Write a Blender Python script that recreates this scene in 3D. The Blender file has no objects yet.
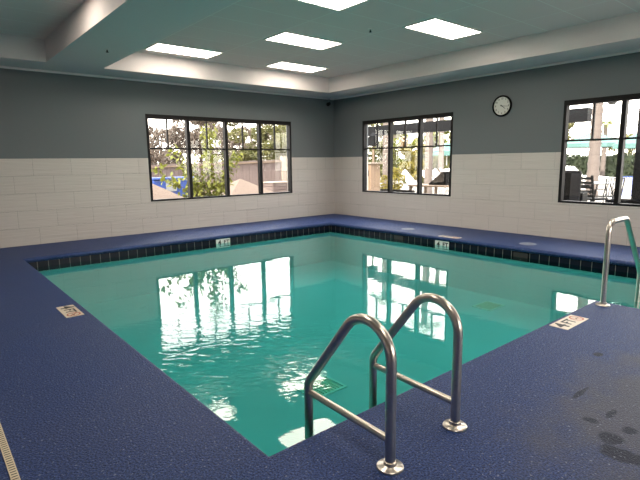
import bpy, bmesh, math, random
from mathutils import Vector, Matrix, Euler

S = bpy.context.scene
C = S.collection
PI = math.pi

# ------------------------------------------------------------------ camera
def make_camera():
    yaw, pitch, roll = -0.698120, -0.159977, -0.012272
    fwd = Vector((-math.sin(yaw) * math.cos(pitch), math.cos(yaw) * math.cos(pitch), math.sin(pitch)))
    right = Vector((math.cos(yaw), math.sin(yaw), 0))
    up = right.cross(fwd)
    r2 = math.cos(roll) * right + math.sin(roll) * up
    u2 = -math.sin(roll) * right + math.cos(roll) * up
    m = Matrix((r2, u2, -fwd)).transposed().to_4x4()
    m.translation = Vector((-8.66028, -9.69495, 1.38131))
    cd = bpy.data.cameras.new('camera')
    cd.sensor_fit = 'HORIZONTAL'; cd.sensor_width = 36.0
    cd.lens = 482.6974 / 640 * 36.0
    cd.clip_start = 0.05; cd.clip_end = 300
    co = bpy.data.objects.new('camera', cd); C.objects.link(co)
    co.matrix_world = m
    S.camera = co
make_camera()

# ------------------------------------------------------------------ light and exposure
SKY = 9.0
TROFFER = 14.0
w = bpy.data.worlds.new('sky'); S.world = w; w.use_nodes = True
nt = w.node_tree; nt.nodes.clear()
wo = nt.nodes.new('ShaderNodeOutputWorld'); bg = nt.nodes.new('ShaderNodeBackground')
tc = nt.nodes.new('ShaderNodeTexCoord'); sx = nt.nodes.new('ShaderNodeSeparateXYZ')
cr = nt.nodes.new('ShaderNodeValToRGB')
cr.color_ramp.elements[0].position = 0.0; cr.color_ramp.elements[0].color = (1.0, 0.92, 0.86, 1)
cr.color_ramp.elements[1].position = 0.7; cr.color_ramp.elements[1].color = (0.95, 0.95, 1.0, 1)
nt.links.new(tc.outputs['Generated'], sx.inputs[0]); nt.links.new(sx.outputs['Z'], cr.inputs[0])
nt.links.new(cr.outputs[0], bg.inputs['Color']); bg.inputs['Strength'].default_value = SKY
nt.links.new(bg.outputs[0], wo.inputs['Surface'])
sd = bpy.data.lights.new('sun', 'SUN'); sd.energy = 20.0; sd.angle = math.radians(2.0); sd.color = (1.0, 0.93, 0.82)
so = bpy.data.objects.new('sun', sd); C.objects.link(so)
so.rotation_euler = Vector((-0.70, -0.15, 0.68)).to_track_quat('Z', 'Y').to_euler()
so.location = (-20, -5, 20)
S.view_settings.view_transform = 'Standard'; S.view_settings.look = 'None'
S.view_settings.gamma = 1.0; S.view_settings.use_curve_mapping = False
S.view_settings.exposure = 0.12
S.cycles.use_denoising = True
S.cycles.max_bounces = 10; S.cycles.diffuse_bounces = 5; S.cycles.transparent_max_bounces = 16
S.cycles.sample_clamp_indirect = 6.0
S.cycles.caustics_reflective = False
S.cycles.use_light_tree = False

# ------------------------------------------------------------------ materials
def s2l(r, g, b):
    f = lambda c: (c / 255 / 12.92) if c <= 10.31 else ((c / 255 + 0.055) / 1.055) ** 2.4
    return (f(r), f(g), f(b), 1)

def pmat(name, col, rough=0.5, metal=0.0, spec=0.5, noise=0.0, nscale=20.0, bump=0.0, bscale=60.0, bdist=0.002):
    m = bpy.data.materials.new(name); m.use_nodes = True
    n = m.node_tree.nodes; l = m.node_tree.links; b = n['Principled BSDF']
    if len(col) == 3: col = (*col, 1)
    b.inputs['Base Color'].default_value = col
    b.inputs['Roughness'].default_value = rough; b.inputs['Metallic'].default_value = metal
    b.inputs['Specular IOR Level'].default_value = spec
    t = n.new('ShaderNodeTexCoord')
    nz = n.new('ShaderNodeTexNoise'); nz.inputs['Scale'].default_value = nscale; nz.inputs['Detail'].default_value = 4
    l.new(t.outputs['Object'], nz.inputs['Vector'])
    mx = n.new('ShaderNodeMixRGB'); mx.blend_type = 'MIX'
    a = max(noise, 0.02)
    mx.inputs[1].default_value = tuple(c * (1 - a) for c in col[:3]) + (1,)
    mx.inputs[2].default_value = tuple(min(1, c * (1 + a)) for c in col[:3]) + (1,)
    l.new(nz.outputs['Fac'], mx.inputs[0]); l.new(mx.outputs[0], b.inputs['Base Color'])
    if bump:
        n2 = n.new('ShaderNodeTexNoise'); n2.inputs['Scale'].default_value = bscale; n2.inputs['Detail'].default_value = 3
        l.new(t.outputs['Object'], n2.inputs['Vector'])
        bp = n.new('ShaderNodeBump'); bp.inputs['Strength'].default_value = bump; bp.inputs['Distance'].default_value = bdist
        l.new(n2.outputs['Fac'], bp.inputs['Height']); l.new(bp.outputs[0], b.inputs['Normal'])
    return m

def emat(name, col, strength):
    m = bpy.data.materials.new(name); m.use_nodes = True
    n = m.node_tree.nodes; l = m.node_tree.links; b = n['Principled BSDF']
    b.inputs['Base Color'].default_value = (0.8, 0.8, 0.78, 1)
    b.inputs['Emission Color'].default_value = (*col, 1); b.inputs['Emission Strength'].default_value = strength
    return m

def deck_material():
    m = bpy.data.materials.new('blue_textured_deck'); m.use_nodes = True
    n = m.node_tree.nodes; l = m.node_tree.links; b = n['Principled BSDF']
    t = n.new('ShaderNodeTexCoord')
    big = n.new('ShaderNodeTexNoise'); big.inputs['Scale'].default_value = 0.9; big.inputs['Detail'].default_value = 3
    l.new(t.outputs['Object'], big.inputs['Vector'])
    fine = n.new('ShaderNodeTexNoise'); fine.inputs['Scale'].default_value = 105; fine.inputs['Detail'].default_value = 4
    l.new(t.outputs['Object'], fine.inputs['Vector'])
    rp = n.new('ShaderNodeValToRGB')
    rp.color_ramp.elements[0].position = 0.42; rp.color_ramp.elements[0].color = (0.005, 0.018, 0.080, 1)
    rp.color_ramp.elements[1].position = 0.60; rp.color_ramp.elements[1].color = (0.040, 0.078, 0.240, 1)
    l.new(fine.outputs['Fac'], rp.inputs[0])
    # worn, greyer walkway patches
    wr = n.new('ShaderNodeMapRange'); wr.inputs['From Min'].default_value = 0.42; wr.inputs['From Max'].default_value = 0.68
    wr.inputs['To Max'].default_value = 0.16
    l.new(big.outputs['Fac'], wr.inputs['Value'])
    # the worn route beside the near pool edge
    def blob(cx, cy, rx, ry, lo, hi):
        mp = n.new('ShaderNodeMapping'); mp.vector_type = 'POINT'
        mp.inputs['Location'].default_value = (-cx / rx, -cy / ry, 0); mp.inputs['Scale'].default_value = (1 / rx, 1 / ry, 0)
        l.new(t.outputs['Object'], mp.inputs['Vector'])
        ln = n.new('ShaderNodeVectorMath'); ln.operation = 'LENGTH'; l.new(mp.outputs[0], ln.inputs[0])
        wob = n.new('ShaderNodeTexNoise'); wob.inputs['Scale'].default_value = 5 / max(rx, ry) if max(rx, ry) > .3 else 9
        l.new(t.outputs['Object'], wob.inputs['Vector'])
        ad = n.new('ShaderNodeMath'); ad.operation = 'MULTIPLY_ADD'; ad.inputs[1].default_value = 1.2
        l.new(wob.outputs['Fac'], ad.inputs[0]); l.new(ln.outputs['Value'], ad.inputs[2])
        mr = n.new('ShaderNodeMapRange'); mr.inputs['From Min'].default_value = lo + 0.6; mr.inputs['From Max'].default_value = hi + 0.6
        mr.inputs['To Min'].default_value = 1; mr.inputs['To Max'].default_value = 0
        l.new(ad.outputs[0], mr.inputs['Value']); return mr.outputs[0]
    worn = blob(-5.6, -8.95, 1.1, 0.5, 0.4, 1.2)
    mxw = n.new('ShaderNodeMath'); mxw.operation = 'MAXIMUM'; l.new(wr.outputs[0], mxw.inputs[0])
    wm = n.new('ShaderNodeMath'); wm.operation = 'MULTIPLY'; wm.inputs[1].default_value = 0.85; l.new(worn, wm.inputs[0])
    l.new(wm.outputs[0], mxw.inputs[1])
    mx = n.new('ShaderNodeMixRGB'); l.new(mxw.outputs[0], mx.inputs[0]); l.new(rp.outputs[0], mx.inputs[1])
    mx.inputs[2].default_value = (0.070, 0.074, 0.10, 1)
    # wet footprints
    cur = mx.outputs[0]; wetsum = None
    for (cx, cy, rx, ry) in ((-6.24, -9.02, .07, .11), (-6.13, -8.92, .06, .06), (-6.22, -9.16, .06, .05), (-5.98, -8.95, .05, .04), (-5.86, -8.83, .06, .02), (-5.04, -8.46, .05, .03),
                             (-6.02, -8.78, .03, .04), (-5.75, -8.62, .12, .018)):
        o = blob(cx, cy, rx, ry, 0.75, 1.05)
        if wetsum is None: wetsum = o
        else:
            q = n.new('ShaderNodeMath'); q.operation = 'MAXIMUM'; l.new(wetsum, q.inputs[0]); l.new(o, q.inputs[1]); wetsum = q.outputs[0]
    wet = n.new('ShaderNodeMixRGB'); wet.blend_type = 'MIX'
    wf = n.new('ShaderNodeMath'); wf.operation = 'MULTIPLY'; wf.inputs[1].default_value = 0.95; l.new(wetsum, wf.inputs[0])
    l.new(wf.outputs[0], wet.inputs[0]); l.new(cur, wet.inputs[1]); wet.inputs[2].default_value = (0.006, 0.010, 0.032, 1)
    fl = n.new('ShaderNodeTexNoise'); fl.inputs['Scale'].default_value = 62; fl.inputs['Detail'].default_value = 1
    l.new(t.outputs['Object'], fl.inputs['Vector'])
    fm = n.new('ShaderNodeMapRange'); fm.inputs['From Min'].default_value = 0.66; fm.inputs['From Max'].default_value = 0.74; fm.inputs['To Max'].default_value = 0.7
    l.new(fl.outputs['Fac'], fm.inputs['Value'])
    fk = n.new('ShaderNodeMixRGB'); l.new(fm.outputs[0], fk.inputs[0]); l.new(wet.outputs[0], fk.inputs[1]); fk.inputs[2].default_value = (0.24, 0.27, 0.36, 1)
    l.new(fk.outputs[0], b.inputs['Base Color'])
    b.inputs['Roughness'].default_value = 0.50; b.inputs['Specular IOR Level'].default_value = 0.20
    vo = n.new('ShaderNodeTexNoise'); vo.inputs['Scale'].default_value = 85; vo.inputs['Detail'].default_value = 3; vo.inputs['Roughness'].default_value = 0.6
    l.new(t.outputs['Object'], vo.inputs['Vector'])
    bp = n.new('ShaderNodeBump'); bp.inputs['Strength'].default_value = 1.0; bp.inputs['Distance'].default_value = 0.009
    l.new(vo.outputs['Fac'], bp.inputs['Height']); l.new(bp.outputs[0], b.inputs['Normal'])
    return m

def wall_tile_material():
    m = bpy.data.materials.new('wavy_wall_tile'); m.use_nodes = True
    n = m.node_tree.nodes; l = m.node_tree.links; b = n['Principled BSDF']
    uv = n.new('ShaderNodeUVMap')
    br = n.new('ShaderNodeTexBrick'); br.offset = 0.5; br.squash = 1
    br.inputs['Scale'].default_value = 1.0; br.inputs['Mortar Size'].default_value = 0.0022
    br.inputs['Brick Width'].default_value = 0.61; br.inputs['Row Height'].default_value = 0.3006
    br.inputs['Color1'].default_value = (0.565, 0.52, 0.485, 1); br.inputs['Color2'].default_value = (0.545, 0.50, 0.465, 1)
    br.inputs['Mortar'].default_value = (0.30, 0.28, 0.26, 1)
    l.new(uv.outputs[0], br.inputs['Vector'])
    mp = n.new('ShaderNodeMapping'); mp.inputs['Scale'].default_value = (1.6, 26, 1); l.new(uv.outputs[0], mp.inputs[0])
    nz = n.new('ShaderNodeTexNoise'); nz.inputs['Scale'].default_value = 1.0; nz.inputs['Detail'].default_value = 2
    l.new(mp.outputs[0], nz.inputs['Vector'])
    wv = n.new('ShaderNodeTexWave'); wv.bands_direction = 'Y'; wv.inputs['Scale'].default_value = 3.2
    wv.inputs['Distortion'].default_value = 5.0; wv.inputs['Detail'].default_value = 1.5; wv.inputs['Detail Scale'].default_value = 0.6
    l.new(uv.outputs[0], wv.inputs['Vector'])
    add = n.new('ShaderNodeMath'); add.operation = 'MULTIPLY_ADD'; add.inputs[1].default_value = 0.0
    l.new(wv.outputs['Fac'], add.inputs[0]); l.new(nz.outputs['Fac'], add.inputs[2])
    sb = n.new('ShaderNodeMath'); sb.operation = 'MULTIPLY_ADD'; sb.inputs[1].default_value = -0.7
    l.new(br.outputs['Fac'], sb.inputs[0]); l.new(add.outputs[0], sb.inputs[2])
    bp = n.new('ShaderNodeBump'); bp.inputs['Strength'].default_value = 0.9; bp.inputs['Distance'].default_value = 0.012
    l.new(sb.outputs[0], bp.inputs['Height']); l.new(bp.outputs[0], b.inputs['Normal'])
    l.new(br.outputs['Color'], b.inputs['Base Color'])
    b.inputs['Roughness'].default_value = 0.55
    return m

def grid_ceiling_material():
    m = bpy.data.materials.new('ceiling_panel'); m.use_nodes = True
    n = m.node_tree.nodes; l = m.node_tree.links; b = n['Principled BSDF']
    t = n.new('ShaderNodeTexCoord')
    mp = n.new('ShaderNodeMapping'); mp.inputs['Location'].default_value = (5.335, 1.06, 0); l.new(t.outputs['Object'], mp.inputs[0])
    br = n.new('ShaderNodeTexBrick'); br.offset = 0.0; br.squash = 1
    br.inputs['Scale'].default_value = 1.0; br.inputs['Mortar Size'].default_value = 0.006
    br.inputs['Brick Width'].default_value = 1.22; br.inputs['Row Height'].default_value = 0.61
    br.inputs['Color1'].default_value = (0.71, 0.61, 0.59, 1); br.inputs['Color2'].default_value = (0.69, 0.595, 0.575, 1)
    br.inputs['Mortar'].default_value = (0.8, 0.78, 0.74, 1)
    l.new(mp.outputs[0], br.inputs['Vector']); l.new(br.outputs['Color'], b.inputs['Base Color'])
    b.inputs['Roughness'].default_value = 0.9
    nz = n.new('ShaderNodeTexNoise'); nz.inputs['Scale'].default_value = 120; l.new(t.outputs['Object'], nz.inputs['Vector'])
    bp = n.new('ShaderNodeBump'); bp.inputs['Strength'].default_value = 0.3; bp.inputs['Distance'].default_value = 0.002
    l.new(nz.outputs['Fac'], bp.inputs['Height']); l.new(bp.outputs[0], b.inputs['Normal'])
    return m

def pool_tile_material():
    m = bpy.data.materials.new('navy_waterline_tile'); m.use_nodes = True
    n = m.node_tree.nodes; l = m.node_tree.links; b = n['Principled BSDF']
    uv = n.new('ShaderNodeUVMap')
    br = n.new('ShaderNodeTexBrick'); br.offset = 0.0; br.squash = 1
    br.inputs['Scale'].default_value = 1.0; br.inputs['Mortar Size'].default_value = 0.0035
    br.inputs['Brick Width'].default_value = 0.1525; br.inputs['Row Height'].default_value = 0.2
    br.inputs['Color1'].default_value = (0.003, 0.004, 0.012, 1); br.inputs['Color2'].default_value = (0.006, 0.007, 0.018, 1)
    br.inputs['Mortar'].default_value = (0.28, 0.26, 0.24, 1)
    l.new(uv.outputs[0], br.inputs['Vector']); l.new(br.outputs['Color'], b.inputs['Base Color'])
    b.inputs['Roughness'].default_value = 0.3; b.inputs['Specular IOR Level'].default_value = 0.2
    return m

def water_material():
    m = bpy.data.materials.new('pool_water'); m.use_nodes = True
    n = m.node_tree.nodes; l = m.node_tree.links
    n.remove(n['Principled BSDF']); out = n['Material Output']
    t = n.new('ShaderNodeTexCoord')
    tr = n.new('ShaderNodeBsdfTransparent'); tr.inputs['Color'].default_value = (0.22, 0.65, 0.64, 1)
    gl = n.new('ShaderNodeBsdfGlossy'); gl.inputs['Roughness'].default_value = 0.015; gl.inputs['Color'].default_value = (1, 1, 1, 1)
    fr = n.new('ShaderNodeFresnel')
    ge = n.new('ShaderNodeNewGeometry'); ir = n.new('ShaderNodeMapRange')   # light crosses the surface unbent both ways, so the same loss from either side
    ir.inputs['To Min'].default_value = 1.333; ir.inputs['To Max'].default_value = 1 / 1.333
    l.new(ge.outputs['Backfacing'], ir.inputs['Value']); l.new(ir.outputs[0], fr.inputs['IOR'])
    mix = n.new('ShaderNodeMixShader')
    # ripples: livelier around the returns in the near half of the pool
    def noise(scale, sx, sy, det):
        mr_ = n.new('ShaderNodeMapping'); mr_.inputs['Rotation'].default_value = (0, 0, 0.70)
        mp = n.new('ShaderNodeMapping'); mp.inputs['Scale'].default_value = (sx, sy, 1)
        l.new(t.outputs['Object'], mr_.inputs[0]); l.new(mr_.outputs[0], mp.inputs[0])
        z = n.new('ShaderNodeTexNoise'); z.inputs['Scale'].default_value = scale; z.inputs['Detail'].default_value = det
        z.inputs['Distortion'].default_value = 0.5
        l.new(mp.outputs[0], z.inputs['Vector']); return z.outputs['Fac']
    a = noise(1.6, 1, 1, 1.5); c = noise(12, 0.5, 1.0, 2.0)
    mp = n.new('ShaderNodeMapping'); mp.inputs['Location'].default_value = (6.85 / 1.5, 6.2 / 1.25, 0); mp.inputs['Scale'].default_value = (1 / 1.5, 1 / 1.25, 0)
    l.new(t.outputs['Object'], mp.inputs[0])
    ln = n.new('ShaderNodeVectorMath'); ln.operation = 'LENGTH'; l.new(mp.outputs[0], ln.inputs[0])
    mr = n.new('ShaderNodeMapRange'); mr.interpolation_type = 'SMOOTHSTEP'
    mr.inputs['From Min'].default_value = 0.2; mr.inputs['From Max'].default_value = 1.25
    mr.inputs['To Min'].default_value = 1.0; mr.inputs['To Max'].default_value = 0.06
    l.new(ln.outputs['Value'], mr.inputs['Value'])
    mu = n.new('ShaderNodeMath'); mu.operation = 'MULTIPLY'; l.new(c, mu.inputs[0]); l.new(mr.outputs[0], mu.inputs[1])
    b1 = n.new('ShaderNodeBump'); b1.inputs['Strength'].default_value = 1; b1.inputs['Distance'].default_value = WAVE_BIG
    l.new(a, b1.inputs['Height'])
    b2 = n.new('ShaderNodeBump'); b2.inputs['Strength'].default_value = 1; b2.inputs['Distance'].default_value = WAVE_FINE
    l.new(mu.outputs[0], b2.inputs['Height']); l.new(b1.outputs[0], b2.inputs['Normal'])
    l.new(b2.outputs[0], gl.inputs['Normal']); l.new(b2.outputs[0], fr.inputs['Normal'])
    l.new(fr.outputs[0], mix.inputs[0]); l.new(tr.outputs[0], mix.inputs[1]); l.new(gl.outputs[0], mix.inputs[2])
    l.new(mix.outputs[0], out.inputs['Surface'])
    return m
WAVE_BIG = 0.0020; WAVE_FINE = 0.0036

def glass_material():
    m = bpy.data.materials.new('window_glass'); m.use_nodes = True
    n = m.node_tree.nodes; l = m.node_tree.links
    n.remove(n['Principled BSDF']); out = n['Material Output']
    tr = n.new('ShaderNodeBsdfTransparent'); tr.inputs['Color'].default_value = (0.90, 0.91, 0.89, 1)
    gl = n.new('ShaderNodeBsdfGlossy'); gl.inputs['Roughness'].default_value = 0.01
    fr = n.new('ShaderNodeFresnel')
    ge = n.new('ShaderNodeNewGeometry'); ir = n.new('ShaderNodeMapRange')   # thin pane: the same loss from either side
    ir.inputs['To Min'].default_value = 1.45; ir.inputs['To Max'].default_value = 1 / 1.45
    l.new(ge.outputs['Backfacing'], ir.inputs['Value']); l.new(ir.outputs[0], fr.inputs['IOR'])
    mix = n.new('ShaderNodeMixShader')
    l.new(fr.outputs[0], mix.inputs[0]); l.new(tr.outputs[0], mix.inputs[1]); l.new(gl.outputs[0], mix.inputs[2])
    l.new(mix.outputs[0], out.inputs['Surface'])
    return m

def leaf_material(name, c1, c2):
    m = bpy.data.materials.new(name); m.use_nodes = True
    n = m.node_tree.nodes; l = m.node_tree.links; b = n['Principled BSDF']; out = n['Material Output']
    t = n.new('ShaderNodeTexCoord'); nz = n.new('ShaderNodeTexNoise'); nz.inputs['Scale'].default_value = 2.5
    nz.inputs['Detail'].default_value = 6
    l.new(t.outputs['Object'], nz.inputs['Vector'])
    mx = n.new('ShaderNodeMixRGB'); mx.inputs[1].default_value = (*c1, 1); mx.inputs[2].default_value = (*c2, 1)
    mr = n.new('ShaderNodeMapRange'); mr.inputs['From Min'].default_value = 0.35; mr.inputs['From Max'].default_value = 0.65
    l.new(nz.outputs['Fac'], mr.inputs['Value']); l.new(mr.outputs[0], mx.inputs[0])
    l.new(mx.outputs[0], b.inputs['Base Color']); b.inputs['Roughness'].default_value = 0.6
    tl = n.new('ShaderNodeBsdfTranslucent'); l.new(mx.outputs[0], tl.inputs['Color'])
    ms = n.new('ShaderNodeMixShader'); ms.inputs[0].default_value = 0.4
    l.new(b.outputs[0], ms.inputs[1]); l.new(tl.outputs[0], ms.inputs[2]); l.new(ms.outputs[0], out.inputs['Surface'])
    return m

def plank_material(name, c1, c2, axis_scale):
    m = bpy.data.materials.new(name); m.use_nodes = True
    n = m.node_tree.nodes; l = m.node_tree.links; b = n['Principled BSDF']
    t = n.new('ShaderNodeTexCoord'); mp = n.new('ShaderNodeMapping'); mp.inputs['Scale'].default_value = axis_scale
    l.new(t.outputs['Object'], mp.inputs[0])
    nz = n.new('ShaderNodeTexNoise'); nz.inputs['Scale'].default_value = 1; nz.inputs['Detail'].default_value = 5
    l.new(mp.outputs[0], nz.inputs['Vector'])
    mx = n.new('ShaderNodeMixRGB'); mx.inputs[1].default_value = (*c1, 1); mx.inputs[2].default_value = (*c2, 1)
    l.new(nz.outputs['Fac'], mx.inputs[0]); l.new(mx.outputs[0], b.inputs['Base Color']); b.inputs['Roughness'].default_value = 0.75
    return m

M = dict(
    deck=deck_material(), tile=wall_tile_material(), grid=grid_ceiling_material(), ptile=pool_tile_material(),
    water=water_material(), glass=glass_material(),
    paint=pmat('grey_green_wall_paint', (0.128, 0.145, 0.152), 0.6, noise=0.03),
    soffit=pmat('pale_soffit_paint', (0.67, 0.61, 0.605), 0.7, noise=0.03),
    stucco=pmat('exterior_stucco', (0.55, 0.5, 0.42), 0.9, bump=0.4),
    plaster=pmat('pool_plaster', (0.66, 0.72, 0.70), 0.8, noise=0.10, nscale=1.3),
    frame=pmat('black_window_frame', (0.008, 0.007, 0.008), 0.55, spec=0.2),
    black=pmat('black_plastic', (0.004, 0.004, 0.0045), 0.6, spec=0.06),
    dark=pmat('dark_grey_metal', (0.006, 0.006, 0.007), 0.6, spec=0.08),
    steel=pmat('brushed_stainless_steel', (0.62, 0.56, 0.50), 0.28, metal=1.0, noise=0.12, nscale=30),
    white=pmat('white_plastic', (0.8, 0.79, 0.76), 0.4),
    offwhite=pmat('cream_marker_tile', (0.66, 0.56, 0.45), 0.35, noise=0.08),
    ink=pmat('black_lettering', (0.02, 0.018, 0.018), 0.5),
    red=pmat('red_symbol', (0.45, 0.09, 0.05), 0.5),
    cream=pmat('cream_drain_plastic', (0.62, 0.52, 0.37), 0.5),
    slot=pmat('dark_slot', (0.03, 0.028, 0.03), 0.7),
    lens=emat('lit_troffer_lens', (1.0, 0.90, 0.76), TROFFER),
    troffer=pmat('white_troffer_frame', (0.7, 0.7, 0.66), 0.5),
    grate=pmat('greenish_drain_grate', (0.85, 0.72, 0.50), 0.6),
    grate_rim=pmat('pale_drain_rim', (0.95, 0.92, 0.80), 0.6),
    wood=plank_material('weathered_fence_wood', (0.071, 0.050, 0.046), (0.126, 0.092, 0.084), (14, 14, 1.5)),
    palewood=plank_material('pale_post_wood', (0.176, 0.139, 0.113), (0.231, 0.185, 0.155), (14, 14, 1.5)),
    tanwood=plank_material('tan_cabinet_wood', (0.143, 0.092, 0.059), (0.193, 0.130, 0.084), (12, 12, 1.0)),
    tancloth=pmat('tan_canvas', (0.078, 0.052, 0.038), 0.85, noise=0.06, nscale=4),
    whitecloth=pmat('cream_canvas', (0.80, 0.74, 0.66), 0.85, noise=0.04),
    teal=pmat('teal_canvas', (0.050, 0.110, 0.102), 0.8, noise=0.04),
    blue=pmat('blue_plastic', (0.011, 0.038, 0.176), 0.4),
    greyplastic=pmat('grey_plastic', (0.168, 0.176, 0.185), 0.5),
    pave=pmat('pale_concrete', (0.20, 0.18, 0.16), 0.9, noise=0.08, nscale=2),
    bounce_apron=pmat('bounce_concrete', (0.58, 0.52, 0.48), 0.9, noise=0.06, nscale=2),  # unseen front ground, made pale to bounce daylight in through the added window
    mulch=pmat('brown_mulch', (0.16, 0.11, 0.08), 0.95, noise=0.3, nscale=8, bump=0.6),
    bark=plank_material('grey_bark', (0.084, 0.063, 0.050), (0.160, 0.130, 0.113), (9, 9, 2)),
    palebark=plank_material('pale_palm_bark', (0.055, 0.041, 0.036), (0.105, 0.082, 0.072), (3, 3, 16)),
    stem=pmat('brown_stem', (0.13, 0.09, 0.06), 0.8),
    leaf_bright=leaf_material('bright_yellow_green_leaf', (0.095, 0.115, 0.010), (0.18, 0.185, 0.026)),
    leaf_mid=leaf_material('olive_leaf', (0.065, 0.068, 0.018), (0.12, 0.112, 0.035)),
    leaf_dark=leaf_material('dark_green_leaf', (0.010, 0.02, 0.007), (0.025, 0.036, 0.013)),
    leaf_dry=leaf_material('pinkish_brown_twig', (0.085, 0.064, 0.050), (0.14, 0.11, 0.088)),
    leaf_yellow=leaf_material('golden_shrub_leaf', (0.125, 0.10, 0.012), (0.20, 0.165, 0.026)),
    leaf_orange=leaf_material('orange_flower', (0.14, 0.055, 0.012), (0.16, 0.095, 0.02)),
    cushion=pmat('grey_cushion', (0.022, 0.022, 0.024), 0.9, spec=0.1),
    lidgrey=pmat('grey_access_cover', (0.20, 0.22, 0.28), 0.6),
    clockface=pmat('clock_face', (0.62, 0.62, 0.58), 0.5),
)

# ------------------------------------------------------------------ helpers
def box(bm, x0, x1, y0, y1, z0, z1):
    v = [bm.verts.new(p) for p in ((x0, y0, z0), (x1, y0, z0), (x1, y1, z0), (x0, y1, z0), (x0, y0, z1), (x1, y0, z1), (x1, y1, z1), (x0, y1, z1))]
    return [bm.faces.new([v[i] for i in f]) for f in ((3, 2, 1, 0), (4, 5, 6, 7), (0, 1, 5, 4), (1, 2, 6, 5), (2, 3, 7, 6), (3, 0, 4, 7))]

def bev(bm, w_, seg=2):
    bmesh.ops.bevel(bm, geom=bm.edges[:], offset=w_, segments=seg, affect='EDGES', profile=0.5)

def bar(bm, a, b, wx, wy):
    """rectangular bar from a to b"""
    a, b = Vector(a), Vector(b); d = b - a; L = d.length
    q = d.to_track_quat('Z', 'Y')
    vs = [bm.verts.new(a + q @ Vector((sx_ * wx / 2, sy * wy / 2, z))) for z in (0, L) for sx_, sy in ((-1, -1), (1, -1), (1, 1), (-1, 1))]
    for f in ((3, 2, 1, 0), (4, 5, 6, 7), (0, 1, 5, 4), (1, 2, 6, 5), (2, 3, 7, 6), (3, 0, 4, 7)):
        bm.faces.new([vs[i] for i in f])

def tube(bm, pts, r, seg=12, cap=True):
    pts = [Vector(p) for p in pts]; rings = []
    rr = r if isinstance(r, (list, tuple)) else [r] * len(pts)
    up = None
    for i, p in enumerate(pts):
        d = (pts[min(i + 1, len(pts) - 1)] - pts[max(i - 1, 0)]).normalized()
        if up is None:
            up = Vector((0, 0, 1)) if abs(d.z) < 0.9 else Vector((0, 1, 0))
        x = (up - d * up.dot(d)).normalized(); y = d.cross(x); up = x
        rings.append([bm.verts.new(p + rr[i] * (math.cos(2 * PI * k / seg) * x + math.sin(2 * PI * k / seg) * y)) for k in range(seg)])
    for a, b in zip(rings, rings[1:]):
        for k in range(seg):
            f = bm.faces.new((a[k], a[(k + 1) % seg], b[(k + 1) % seg], b[k])); f.smooth = True
    if cap:
        bm.faces.new(rings[0][::-1]); bm.faces.new(rings[-1])

def fillet(pts, rads, n=10):
    """round the corners of a polyline"""
    P = [Vector(p) for p in pts]; out = [P[0]]
    for i in range(1, len(P) - 1):
        a = (P[i - 1] - P[i]).normalized(); b = (P[i + 1] - P[i]).normalized(); ang = a.angle(b)
        t = rads[i - 1] / math.tan(ang / 2); t = min(t, (P[i - 1] - P[i]).length * .49, (P[i + 1] - P[i]).length * .49)
        r = t * math.tan(ang / 2); c = P[i] + (a + b).normalized() * (r / math.sin(ang / 2))
        s, e = P[i] + a * t - c, P[i] + b * t - c
        th = s.angle(e)
        for k in range(n + 1):
            u = k / n
            out.append(c + (math.sin((1 - u) * th) * s + math.sin(u * th) * e) / math.sin(th))
    out.append(P[-1]); return out

def lathe(bm, prof, seg=28, centre=(0, 0, 0), axis='Z'):
    rings = []
    for r, h in prof:
        ring = []
        for k in range(seg):
            a = 2 * PI * k / seg; p = (r * math.cos(a), r * math.sin(a), h)
            if axis == 'X': p = (h, r * math.cos(a), r * math.sin(a))
            if axis == 'Y': p = (r * math.sin(a), h, r * math.cos(a))
            ring.append(bm.verts.new(Vector(p) + Vector(centre)))
        rings.append(ring)
    for a, b in zip(rings, rings[1:]):
        for k in range(seg):
            f = bm.faces.new((a[k], a[(k + 1) % seg], b[(k + 1) % seg], b[k])); f.smooth = True
    bm.faces.new(rings[0][::-1]); bm.faces.new(rings[-1])

def obj(name, bm, mats, parent=None, loc=None):
    bmesh.ops.recalc_face_normals(bm, faces=bm.faces[:])
    me = bpy.data.meshes.new(name); bm.to_mesh(me); bm.free()
    for m in (mats if isinstance(mats, (list, tuple)) else [mats]): me.materials.append(m)
    if any(q.use_smooth for q in me.polygons) and name not in ('floor',):
        me.set_sharp_from_angle(angle=0.7)
    o = bpy.data.objects.new(name, me); C.objects.link(o)
    if parent is not None: o.parent = parent
    if loc is not None: o.location = loc
    return o

def tag(o, label, cat, group=None, kind=None):
    o['label'] = label; o['category'] = cat
    if group: o['group'] = group
    if kind: o['kind'] = kind
    return o

def thing(name, label, cat, loc=(0, 0, 0), rz=0.0, group=None):
    o = bpy.data.objects.new(name, None); C.objects.link(o)
    o.empty_display_size = 0.1; o.location = loc; o.rotation_euler = (0, 0, rz)
    return tag(o, label, cat, group)

def struct(name, bm, mats, parent=None, label=None, cat=None):
    o = obj(name, bm, mats, parent)
    if parent is None: o['kind'] = 'structure'
    if label: o['label'] = label
    if cat: o['category'] = cat
    return o

def dup(root, loc, rz, label, group=None):
    r = root.copy(); C.objects.link(r); r.location = loc; r.rotation_euler = (0, 0, rz); r['label'] = label
    if group: r['group'] = group
    for ch in list(root.children):
        c = ch.copy(); C.objects.link(c); c.parent = r
        for g in ch.children:
            d = g.copy(); C.objects.link(d); d.parent = c
    return r

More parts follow.
